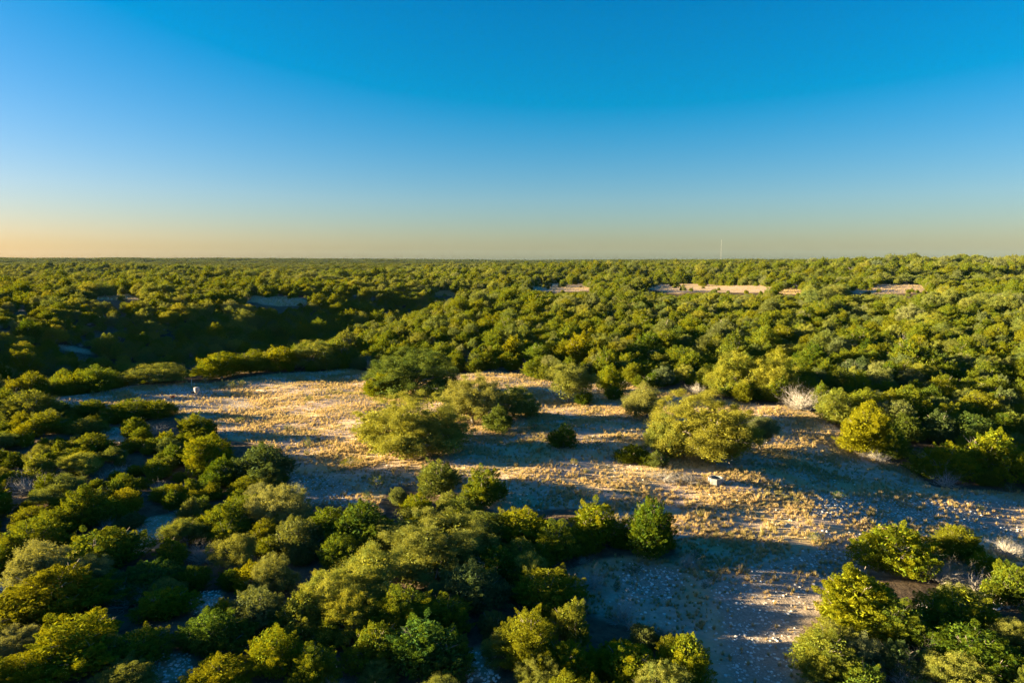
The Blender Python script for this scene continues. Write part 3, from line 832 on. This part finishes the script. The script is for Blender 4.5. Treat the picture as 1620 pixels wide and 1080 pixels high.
cand = []
def fill(y0, y1, spacing, seed, wlo, whi, dens, left=60):
    x, y, rng = scatter(y0, y1, spacing, seed, left)
    n = len(x)
    keep = ~in_open(x, y)
    lone_ = rng.uniform(size=n) < .2
    if y0 >= 300: keep |= lone_ & (rng.uniform(size=n) < .45)
    keep &= rng.uniform(size=n) < dens * (0.42 + 1.0 * vnoise(x, y, 11, .5) * vnoise(x, y, 37, 2.1) * 2)
    w = rng.uniform(wlo, whi, n) * (1 + rng.uniform(.2, .8, n) * (rng.uniform(size=n) < .14))
    h = w * (rng.uniform(.50, .92, n) if y0 < 90 else rng.uniform(.58, 1.05, n))
    k = np.where(rng.uniform(size=n) < .12 + .38 * (vnoise(x, y, 60, 4.0) > .6), 'O', 'J')
    k = np.where(rng.uniform(size=n) < (.13 if y0 < 90 else .065), 'D', k)
    w = np.where(k == 'D', w * .75, w)
    # not inside the trees placed already
    for q in PLACED:
        keep &= np.hypot(x - q[0], y - q[1]) > (q[2] + w * .5) * np.where(k == 'D', .45, .52)
    # keep small openings from being covered by what stands in front of them
    for p in [CLEAR] + BARE:
        for s in (.35, .7):
            keep &= ~inside(p, x - 0 * x, y + w * s) | (y > 100) | (np.abs(x) > 200)
    # nor where the crown would stand in front of ground that lies open in view
    if y0 < 800:
        z = terrain(x, y)
        for fz, fw in ((1.0, 0), (.95, -.3), (.95, .3), (.6, -.35), (.6, .35), (.6, 0), (.3, 0)):
            qx, qy, _ = project(x + fw * w, y, z + h * fz)
            for p in ([CLEAR_PX] + BARE_PX + MEADOW_PX if y0 < 300 else MEADOW_PX):
                keep &= ~inside(p, qx, qy) | ((lone_ & (w < 4.2)) if y0 >= 300 else False)
    # nor where it would hide one of the plants placed by hand
    if y0 < 300:
        z = terrain(x, y)
        qx, qy, qd = project(x, y, z + h * .5)
        for cx_, cy_, yy in SHOW:
            keep &= ~((y < yy - 1) & (np.hypot((qx - cx_) / (w * F / qd * .5), (qy - cy_) / (h * F / qd * .6)) < .95))
    for i in np.nonzero(keep)[0]:
        cand.append((x[i], y[i], w[i], h[i], k[i]))

fill(36, 100, 2.5, 11, 1.6, 3.8, .95)
fill(100, 300, 3.5, 12, 2.3, 5.5, 1.15, 90)
fill(300, 800, 4.9, 13, 3.2, 7.6, .9, 90)
fill(800, 1700, 9.0, 14, 7.5, 13.0, .85, 60)
print('candidates', len(cand))
CX, CY, CW, CH = (np.array([c[i] for c in cand]) for i in range(4))
CK = np.array([c[4] for c in cand])
CZ = terrain(CX, CY)
PX, PY, DEP = project(CX, CY, CZ + CH * .5)
size = CW * F / DEP
seen = (PX > -size * .3) & (PX < 1620 + size * .3) & (PY < 1080 + size * .2)
# hidden behind nearer trees? a coarse skyline test
order = np.argsort(DEP)
hor = np.full(1700, 2000.0)
vis = np.zeros(len(CX), bool)
tops = project(CX, CY, CZ + CH)[1]
for i in order:
    if not seen[i]: continue
    a = int(np.clip(PX[i] - size[i] * .35 + 40, 0, 1699)); b = int(np.clip(PX[i] + size[i] * .35 + 41, a + 1, 1700))
    vis[i] = np.mean(tops[i] < hor[a:b] - 2) > .4
    hor[a:b] = np.minimum(hor[a:b], tops[i])
count = {'J': sum(1 for o in bpy.data.objects if o.name.startswith('juniper_tree')), 'O': sum(1 for o in bpy.data.objects if o.name.startswith('oak_tree')),
         'D': sum(1 for o in bpy.data.objects if o.name.startswith('dead_shrub'))}
limit = {'J': 298, 'O': 298, 'D': 160}
chosen = []
for i in np.argsort(-size):
    if vis[i] and count[CK[i]] < limit[CK[i]] and size[i] > 9:
        chosen.append(i); count[CK[i]] += 1
chosen_set = set(chosen)
REFS = [q for q in PLACED if q[5]]
for px_, py_, r_ in ((440, 476, 'the far left meadow'), (100, 550, 'the valley track'), (200, 470, 'the leftmost far meadow'), (700, 463, 'the tiny far meadow'),
                     (885, 455, 'the far middle meadow'), (1105, 455, 'the long far meadow'), (1345, 458, 'the far right meadow'), (180, 690, 'the little gravel patch'),
                     (325, 955, 'the blue-shaded stony patch'), (235, 850, 'the dirt opening'), (765, 1050, 'the bare stony gap'), (313, 612, 'the white feeder')):
    REFS.append((0, 0, 0, px_, py_, r_))
ORD = ['nearest', 'second', 'third', 'fourth', 'fifth', 'sixth', 'seventh', 'eighth', 'ninth', 'tenth', 'eleventh', 'twelfth', 'thirteenth', 'fourteenth', 'fifteenth', 'sixteenth', 'seventeenth', 'eighteenth', 'nineteenth', 'twentieth', 'twenty-first', 'twenty-second']
buckets = {}
for i in chosen:
    dist = [math.hypot(PX[i] - q[3], (PY[i] - q[4]) * 1.6) for q in REFS]
    j = int(np.argmin(dist)); q = REFS[j]
    dx, dy = PX[i] - q[3], PY[i] - q[4]
    if abs(dx) > 2.2 * abs(dy): way = 'left of' if dx < 0 else 'right of'
    elif abs(dy) > 2.2 * abs(dx): way = 'behind' if dy < 0 else 'in front of'
    else: way = ('behind' if dy < 0 else 'in front') + (' and left of' if dx < 0 else ' and right of')
    buckets.setdefault((CK[i], way, j), []).append((dist[j], i))
KW = {'J': 'juniper', 'O': 'live oak', 'D': 'bare grey shrub'}
hr = random.Random(5)
for (k, way, j), rows in buckets.items():
    rows.sort()
    for r_, (d_, i) in enumerate(rows):
        if len(rows) == 1: lab = f'only {KW[k]} {way} {REFS[j][5]}'
        elif r_ < len(ORD): lab = f'{ORD[r_]}{"" if r_ == 0 else "-nearest"} {KW[k]} {way} {REFS[j][5]}'
        else: chosen_set.discard(i); continue
        hue = hr.choice(['', '', 'y', 'd', 'o', '', 'g'] if k == 'J' else ['', 'o', 'l', 'g', 'y'])
        hh = CH[i] * (.62 if k == 'D' else 1)
        plant(k, CX[i], CY[i], CW[i], hh, lab, HUES[hue])

# --- what is left of the scrub, far off and between, as one mass per kind
def instance_stuff(name, pts, scales, rots, sources, label, cat):
    me = bpy.data.meshes.new(name)
    me.vertices.add(len(pts)); me.vertices.foreach_set('co', np.asarray(pts, np.float32).ravel())
    for nm, val in (('scl', scales), ('rot', rots)):
        a = me.attributes.new(nm, 'FLOAT_VECTOR', 'POINT'); a.data.foreach_set('vector', np.asarray(val, np.float32).ravel())
    a = me.attributes.new('pick', 'INT', 'POINT')
    a.data.foreach_set('value', np.random.default_rng(3).integers(0, len(sources), len(pts)).astype(np.int32))
    o = obj(name, me)
    ng = bpy.data.node_groups.new(name, 'GeometryNodeTree')
    ng.interface.new_socket('Geometry', in_out='INPUT', socket_type='NodeSocketGeometry')
    ng.interface.new_socket('Geometry', in_out='OUTPUT', socket_type='NodeSocketGeometry')
    N, L = ng.nodes, ng.links
    gi = N.new('NodeGroupInput'); go = N.new('NodeGroupOutput')
    join = N.new('GeometryNodeJoinGeometry'); inst = N.new('GeometryNodeInstanceOnPoints')
    for s in sources:
        oi = N.new('GeometryNodeObjectInfo'); oi.transform_space = 'ORIGINAL'
        oi.inputs['Object'].default_value = s; oi.inputs['As Instance'].default_value = True
        L.new(oi.outputs['Geometry'], join.inputs[0])
    def attr(nm, typ):
        a = N.new('GeometryNodeInputNamedAttribute'); a.data_type = typ; a.inputs['Name'].default_value = nm
        return a.outputs['Attribute']
    e2r = N.new('FunctionNodeEulerToRotation')
    L.new(attr('rot', 'FLOAT_VECTOR'), e2r.inputs[0])
    L.new(gi.outputs[0], inst.inputs['Points']); L.new(join.outputs[0], inst.inputs['Instance'])
    inst.inputs['Pick Instance'].default_value = True
    L.new(attr('pick', 'INT'), inst.inputs['Instance Index'])
    L.new(e2r.outputs[0], inst.inputs['Rotation']); L.new(attr('scl', 'FLOAT_VECTOR'), inst.inputs['Scale'])
    L.new(inst.outputs[0], go.inputs[0])
    md = o.modifiers.new('scatter', 'NODES'); md.node_group = ng
    return tag(o, label, cat, None, 'stuff')

rest = np.array([i for i in range(len(CX)) if i not in chosen_set and CK[i] != 'D'])
rng = np.random.default_rng(77)
# the last miles to the horizon: wider, flatter crowns
fx, fy, frng = [], [], rng
for y0, y1, s in ((1700, 3200, 22.0), (3200, 7000, 42.0), (7000, 11000, 90.0)):
    x, y, r_ = scatter(y0, y1, s, int(y0), 60, 40)
    k = r_.uniform(size=len(x)) < .9
    fx.append(np.stack([x[k], y[k], np.full(k.sum(), s * 1.15)], 1))
fx = np.concatenate(fx)
print('far', len(fx))
for kind, nm, src, lab in (('J', 'juniper_scrub', [KEEP['J', i] for i in range(8) if ('J', i) in KEEP], 'dense juniper scrub rolling away over the low hills to the horizon'),
                           ('O', 'oak_scrub', [KEEP['O', i] for i in range(6) if ('O', i) in KEEP], 'scattered olive live oaks merging into the far scrub')):
    ii = rest[CK[rest] == kind]
    w, h = CW[ii], CH[ii]
    px, py = CX[ii], CY[ii]
    if kind == 'J': sel = rng.uniform(size=len(fx)) < .75; fsel = sel
    else: fsel = ~sel
    f = fx[fsel]
    px = np.concatenate([px, f[:, 0]]); py = np.concatenate([py, f[:, 1]])
    w = np.concatenate([w, f[:, 2]]); h = np.concatenate([h, np.clip(f[:, 2] * .4, 4, 7) * rng.uniform(.7, 1.15, len(f))])
    pts = np.stack([px, py, terrain(px, py) - .05], 1)
    instance_stuff(nm, pts, np.stack([w, w, h], 1), np.stack([0 * w, 0 * w, rng.uniform(0, 6.28, len(w))], 1), src, lab, 'scrub')

# ------------------------------------------------------------------ grass clumps and stones one can pick out, then the rest of them
def lone(name, me, px, py, wpx, hpx, label, cat, group, hue=(1, 1, 1)):
    x, y = ground(px, py); d = float(project(x, y, 0)[2])
    o = obj(name, me); o.location = (x, y, tz(x, y)); o.scale = (wpx * d / F, wpx * d / F, hpx * d / F); o.rotation_euler.z = R.uniform(0, 6.28)
    o.color = (*hue, 1)
    return tag(o, label, cat, group)
GC = []
for k, (px, py, w, h, lab) in enumerate((
        (1195, 793, 26, 17, 'tall bright straw grass clump right below the trough'), (1150, 800, 22, 12, 'straw grass clump left of the tall bright one below the trough'),
        (1108, 816, 26, 14, 'yellow straw grass clump at the lower left of the sunlit strip'), (1218, 832, 24, 14, 'straw grass clump near the right end of the sunlit strip'),
        (1116, 762, 9, 8, 'small tan grass clump just left of the trough'), (1125, 757, 8, 8, 'second tan grass clump behind the left of the trough'),
        (1250, 812, 20, 12, 'grass clump between the sunlit strip and the stony flat'), (1545, 782, 18, 10, 'pale grass clump on the stony flat below the golden juniper'),
        (1088, 800, 22, 12, 'bright straw clump at the left start of the sunlit strip'), (1280, 828, 22, 12, 'dull straw clump at the far right tip of the sunlit strip'))):
    GC.append(lone('grass_clump', TUFT[k % 5], px, py, w, h, lab, 'grass clump', 'grass clumps near the trough'))
SC = []
for k, (px, py, w, lab) in enumerate((
        (1145, 722, 4, 'small white stone under the large golden oak'), (1152, 738, 4, 'white stone on shaded ground between golden oak and trough'),
        (1240, 830, 7, 'pale limestone chunk, left of two at the end of the sunlit strip'), (1262, 834, 7, 'pale limestone chunk, right of two at the end of the sunlit strip'),
        (1450, 777, 8, 'flat pale rock in front of the dead shrub at right'), (346, 1026, 8, 'white stone at the edge of the small dirt gap'),
        (852, 806, 7, 'pale rock in the shade above the golden juniper row'), (469, 772, 6, 'white rock on the shaded stony slope'))):
    SC.append(lone('stone', STONE[k % 6], px, py, w, w * .6, lab, 'stone', 'pale stones one can pick out'))

def open_points(n, seed, poly, ymin=30, ymax=1000):
    rng = np.random.default_rng(seed)
    P = np.array(poly); x1 = P[:, 0].max(); x = rng.uniform(P[:, 0].min(), min(x1, 90) if P[:, 1].min() < 200 else x1, n); y = rng.uniform(max(P[:, 1].min(), ymin), P[:, 1].max(), n)
    k = inside(poly, x, y)
    return x[k], y[k], rng

def grav_at(x, y):
    g = np.zeros(len(x), bool)
    for p in GRAVEL: g |= inside(p, x, y)
    return g

x, y, rng = open_points(330000, 21, CLEAR)
g = grav_at(x, y)
dn = np.clip(.12 + 2.6 * vnoise(x, y, 1.3, 5) * vnoise(x, y, 3.1, 1) * (.35 + vnoise(x, y, 9.3, 3)), 0, 1.6)
k = rng.uniform(size=len(x)) < dn * np.where(g, .22, .60)
x, y, g = x[k], y[k], g[k]
w = rng.uniform(.20, .58, len(x)) * (1 + .6 * (rng.uniform(size=len(x)) < .07)); h = w * rng.uniform(.42, 1.0, len(x))
for j, p in enumerate(MEADOW):                       # the far meadows carry the same dry grass
    mx_, my_, r_ = open_points(1500, 90 + j, p)
    mw = r_.uniform(.7, 1.5, len(mx_))
    x = np.concatenate([x, mx_]); y = np.concatenate([y, my_]); w = np.concatenate([w, mw]); h = np.concatenate([h, mw * .6])
print('grass', len(x))
instance_stuff('grass', np.stack([x, y, terrain(x, y)], 1), np.stack([w, w, h], 1), np.stack([0 * w, 0 * w, rng.uniform(0, 6.28, len(w))], 1), GC[:5],
               'dry straw-coloured bunch grass covering the clearing', 'grass')
sx, sy, sw = [], [], []
x, y, rng = open_points(240000, 31, CLEAR)
g = grav_at(x, y); k = rng.uniform(size=len(x)) < np.where(g, .85, .09) * (vnoise(x, y, 2.3, 2) * vnoise(x, y, 5.7, .3) * 3.0) * np.where(y < 80, 1, .5)
sx.append(x[k]); sy.append(y[k]); sw.append(.05 + .26 * rng.uniform(0, 1, k.sum()) ** 3)
for j, p in enumerate(BARE):
    x, y, rng = open_points(900, 40 + j, p)
    sx.append(x[:150]); sy.append(y[:150]); sw.append(rng.uniform(.06, .24, len(x[:150])))
sx, sy, sw = map(np.concatenate, (sx, sy, sw))
print('stones', len(sx))
instance_stuff('stones', np.stack([sx, sy, terrain(sx, sy)], 1), np.stack([sw, sw, sw], 1), np.stack([0 * sw, 0 * sw, rng.uniform(0, 6.28, len(sw))], 1), SC[:6],
               'loose pale limestone chips strewn over the bare ground', 'gravel')

# ------------------------------------------------------------------ feeder, trough and other man-made things
M_WHITE = plain_mat('faded_white_metal', (0.34, 0.34, 0.35), (0.26, 0.24, 0.22), 4, .7)
M_RUST = plain_mat('rusty_steel', (0.30, 0.17, 0.10), (0.42, 0.33, 0.26), 9, .7)
M_DARK = plain_mat('dark_plastic', (0.03, 0.03, 0.03), (0.06, 0.05, 0.05), 5, .6)
M_RED = plain_mat('faded_red_plastic', (0.45, 0.05, 0.03), (0.35, 0.07, 0.04), 5, .5)
M_CONC = plain_mat('weathered_concrete', (0.15, 0.16, 0.165), (0.27, 0.28, 0.29), 3, .9)
M_WATER = plain_mat('trough_water', (0.02, 0.03, 0.025), (0.03, 0.04, 0.03), 2, .05)
M_POST = plain_mat('grey_post_wood', (0.40, 0.36, 0.31), (0.52, 0.48, 0.42), 8, .9)
M_ROOF = plain_mat('pale_metal_roof', (0.34, 0.36, 0.40), (0.42, 0.44, 0.47), 2, .6)
M_WALL = plain_mat('cream_siding', (0.55, 0.50, 0.42), (0.62, 0.57, 0.48), 2, .8)
M_GLASS = plain_mat('window_glass', (0.03, 0.04, 0.05), (0.05, 0.06, 0.07), 2, .1)
M_STEEL = plain_mat('mast_steel', (0.16, 0.16, 0.17), (0.22, 0.21, 0.21), 2, .7)

def root_at(name, px, py, label, cat, group=None, rz=0):
    x, y = ground(px, py)
    o = bpy.data.objects.new(name, None); o.empty_display_size = .3; col.objects.link(o)
    o.location = (x, y, tz(x, y)); o.rotation_euler.z = rz
    return tag(o, label, cat, group)

fd = root_at('deer_feeder', 312, 627, 'white barrel game feeder on thin legs at the gravel pad', 'feeder', rz=.4)
b = MB(); b.lathe([(.60, 1.18), (.62, 1.22), (.63, 1.55), (.62, 1.90), (.60, 1.94)], 22); b.build('barrel', M_WHITE, fd, True)
b = MB(); b.lathe([(.14, .72), (.17, .76), (.60, 1.178)], 22); b.build('funnel', M_WHITE, fd, True)
b = MB(); b.lathe([(.66, 1.942), (.66, 1.99), (.55, 2.05), (.10, 2.10)], 22); b.build('lid', M_WHITE, fd, True)
b = MB(); b.lathe([(.12, .52), (.13, .54), (.13, .715)], 12); b.build('spinner_box', M_RUST, fd)
for a in range(3):
    t = a * 2.094
    b = MB(); b.tube([(math.cos(t) * .95, math.sin(t) * .95, -.03), (math.cos(t) * .66, math.sin(t) * .66, 1.30)], [.035, .035], 6)
    b.tube([(math.cos(t) * .66, math.sin(t) * .66, 1.28), (math.cos(t) * .60, math.sin(t) * .60, 1.75)], [.03, .03], 6); b.build('leg', M_RUST, fd)

TROUGH_S = .9
tr = root_at('water_trough', 1132, 765, 'open concrete water trough on shaded ground below the large golden oak', 'trough', rz=.26)
def ring(r0, r1, z0, z1, n=8):
    b = MB(); vs_ = []
    for r, z in ((r1, z0), (r1, z1), (r0, z1), (r0, z0)):
        vs_ += [(r * math.cos(2 * math.pi * (k + .5) / n), r * math.sin(2 * math.pi * (k + .5) / n), z) for k in range(n)]
    b.add(vs_, [(i * n + k, i * n + (k + 1) % n, ((i + 1) % 4) * n + (k + 1) % n, ((i + 1) % 4) * n + k) for i in range(4) for k in range(n)])
    return b
ring(.70, .80, -.05, .68).build('wall', M_CONC, tr)
ring(.66, .83, .683, .74).build('rim', M_CONC, tr)
b = MB(); b.lathe([(.69, .30), (.69, .32)], 8); b.build('water', M_WATER, tr)
b = MB(); b.tube([(-.95, .1, .0), (-.95, .1, .85), (-.55, .05, .88), (-.55, .05, .5)], [.03, .03, .03, .025], 6); b.build('fill_pipe', M_RUST, tr)
pp = root_at('valve_box', 1116, 766, 'low dark box on the ground beside the left of the trough', 'box', rz=.2)
b = MB(); b.box((-.35, -.14, -.02), (.35, .14, .16)); b.build('box_body', M_RUST, pp)
b = MB(); b.box((-.38, -.17, .163), (.38, .17, .20)); b.build('box_lid', M_DARK, pp)

bk = root_at('feed_bucket', 273, 629, 'small red tub lying on the gravel pad left of the feeder', 'bucket')
b = MB(); b.lathe([(.34, -.01), (.42, .30), (.46, .31), (.46, .35), (.40, .35), (.33, .04)], 18); b.build('tub', M_RED, bk, True)
b = MB(); b.tube([(-.44, 0, .33), (-.30, .05, .52), (0, .08, .58), (.30, .05, .52), (.44, 0, .33)], [.018] * 5, 5); b.build('handle', M_DARK, bk)
bk2 = root_at('storage_box', 306, 622, 'low dark box on the ground at the left foot of the feeder', 'box', rz=.3)
b = MB(); b.box((-.35, -.25, -.02), (.35, .25, .34)); b.build('box_body', M_DARK, bk2)
b = MB(); b.box((-.38, -.28, .343), (.38, .28, .40)); b.build('box_lid', M_RUST, bk2)
for px, py, hgt, lab in ((303, 611, 1.4, 'pale leaning wooden post behind the left of the feeder'), (307, 612, .9, 'shorter wooden post right of the pale leaning one')):
    p = root_at('wooden_post', px, py, lab, 'post', 'posts behind the feeder')
    b = MB(); b.tube([(0, 0, -.1), (.03, 0, hgt * .6), (.08, .02, hgt)], [.085, .08, .07], 7); b.build('post', M_POST, p)
for (px, py, L, a, lab) in ((415, 619, 3.4, -.5, 'bleached fallen branch on the grass right of the feeder shrubs'), (400, 616, 2.2, .15, 'shorter bleached fallen branch beside the longer one'), (1080, 852, 1.6, .4, 'dead branch lying by the shadow edge right of the tall dark juniper')):
    p = root_at('fallen_branch', px, py, lab, 'branch', 'fallen branches', a)
    b = MB(); b.tube([(-L / 2, 0, .06), (-L / 6, .1, .16), (L / 5, -.06, .14), (L / 2, .12, .10)], [.10, .09, .06, .02], 6); b.build('limb', M_DEAD, p)
    b = MB(); b.tube([(-L / 8, .08, .14), (L * .05, .5, .3), (L * .2, .8, .35)], [.05, .035, .012], 5); b.build('twig', M_DEAD, p)

def house(px, dist, w, d, h, label, rz):
    x = (px - 810) / F * dist; y = dist
    o = bpy.data.objects.new('farmhouse', None); col.objects.link(o); o.location = (x, y, tz(x, y) + 1.2); o.rotation_euler.z = rz
    tag(o, label, 'house', 'far-off farm buildings')
    b = MB(); b.box((-w / 2, -d / 2, -3), (w / 2, d / 2, h)); b.build('wall', M_WALL, o)
    b = MB(); e = .5
    b.add([(-w / 2 - e, -d / 2 - e, h), (w / 2 + e, -d / 2 - e, h), (w / 2 + e, d / 2 + e, h), (-w / 2 - e, d / 2 + e, h), (-w / 2 - e, 0, h + d * .36), (w / 2 + e, 0, h + d * .36)],
          [(0, 1, 5, 4), (2, 3, 4, 5), (0, 4, 3), (1, 2, 5), (3, 2, 1, 0)]); b.build('roof', M_ROOF, o)
    for k in (-.3, 0, .3):
        b = MB(); b.box((w * k - .7, -d / 2 - .06, 1.0), (w * k + .7, -d / 2 - .003, 2.3)); b.build('window', M_GLASS, o)
house(382, 1450, 17, 9, 4.6, 'pale-roofed farmhouse far off among the trees, left of the two', .2)
house(392, 1480, 12, 8, 4.2, 'second pale-roofed building right of the far-off farmhouse', -.1)
house(1326, 640, 4, 3.5, 2.2, 'small pale shed among the trees beyond the far right meadow', .3)

mast = bpy.data.objects.new('radio_mast', None); col.objects.link(mast)
MD = 3000.0; mx = (1138 - 810) / F * MD
mast.location = (mx, MD, tz(mx, MD))
tag(mast, 'thin lattice radio mast standing on the horizon', 'mast')
MHT = 88.0; mr = .8
for a in range(3):
    t = a * 2.094
    b = MB(); b.tube([(mr * math.cos(t), mr * math.sin(t), -2), (mr * math.cos(t), mr * math.sin(t), MHT)], [.10, .10], 5); b.build('leg', M_STEEL, mast)
b = MB()
for i in range(29):
    for a in range(3):
        t, t2 = a * 2.094, (a + 1) * 2.094; z = i * 3
        b.tube([(mr * math.cos(t), mr * math.sin(t), z), (mr * math.cos(t2), mr * math.sin(t2), z + 3)], [.05, .05], 3)
tag(b.build('lattice', M_STEEL, mast), kind='stuff')
b = MB(); b.lathe([(.25, MHT), (.25, MHT + 2.5), (.05, MHT + 3)], 6); b.build('beacon', M_STEEL, mast)
fd.scale = (.8, .8, .85)

# ------------------------------------------------------------------ evening haze
hm = bpy.data.materials.new('evening_haze'); hm.use_nodes = True
hn, hl = hm.node_tree.nodes, hm.node_tree.links
hn.clear()
pv = hn.new('ShaderNodeVolumePrincipled'); pv.inputs['Density'].default_value = 0.000006; pv.inputs['Color'].default_value = (.40, .66, 1.0, 1)
pv.inputs['Anisotropy'].default_value = 0.0
ho = hn.new('ShaderNodeOutputMaterial'); hl.new(pv.outputs[0], ho.inputs['Volume'])
b = MB(); b.box((-13500, -1500, -60), (13500, 13500, 190)); hz_ = b.build('haze', hm)
tag(hz_, 'thin blue evening haze over the distant country', 'haze', None, 'stuff')
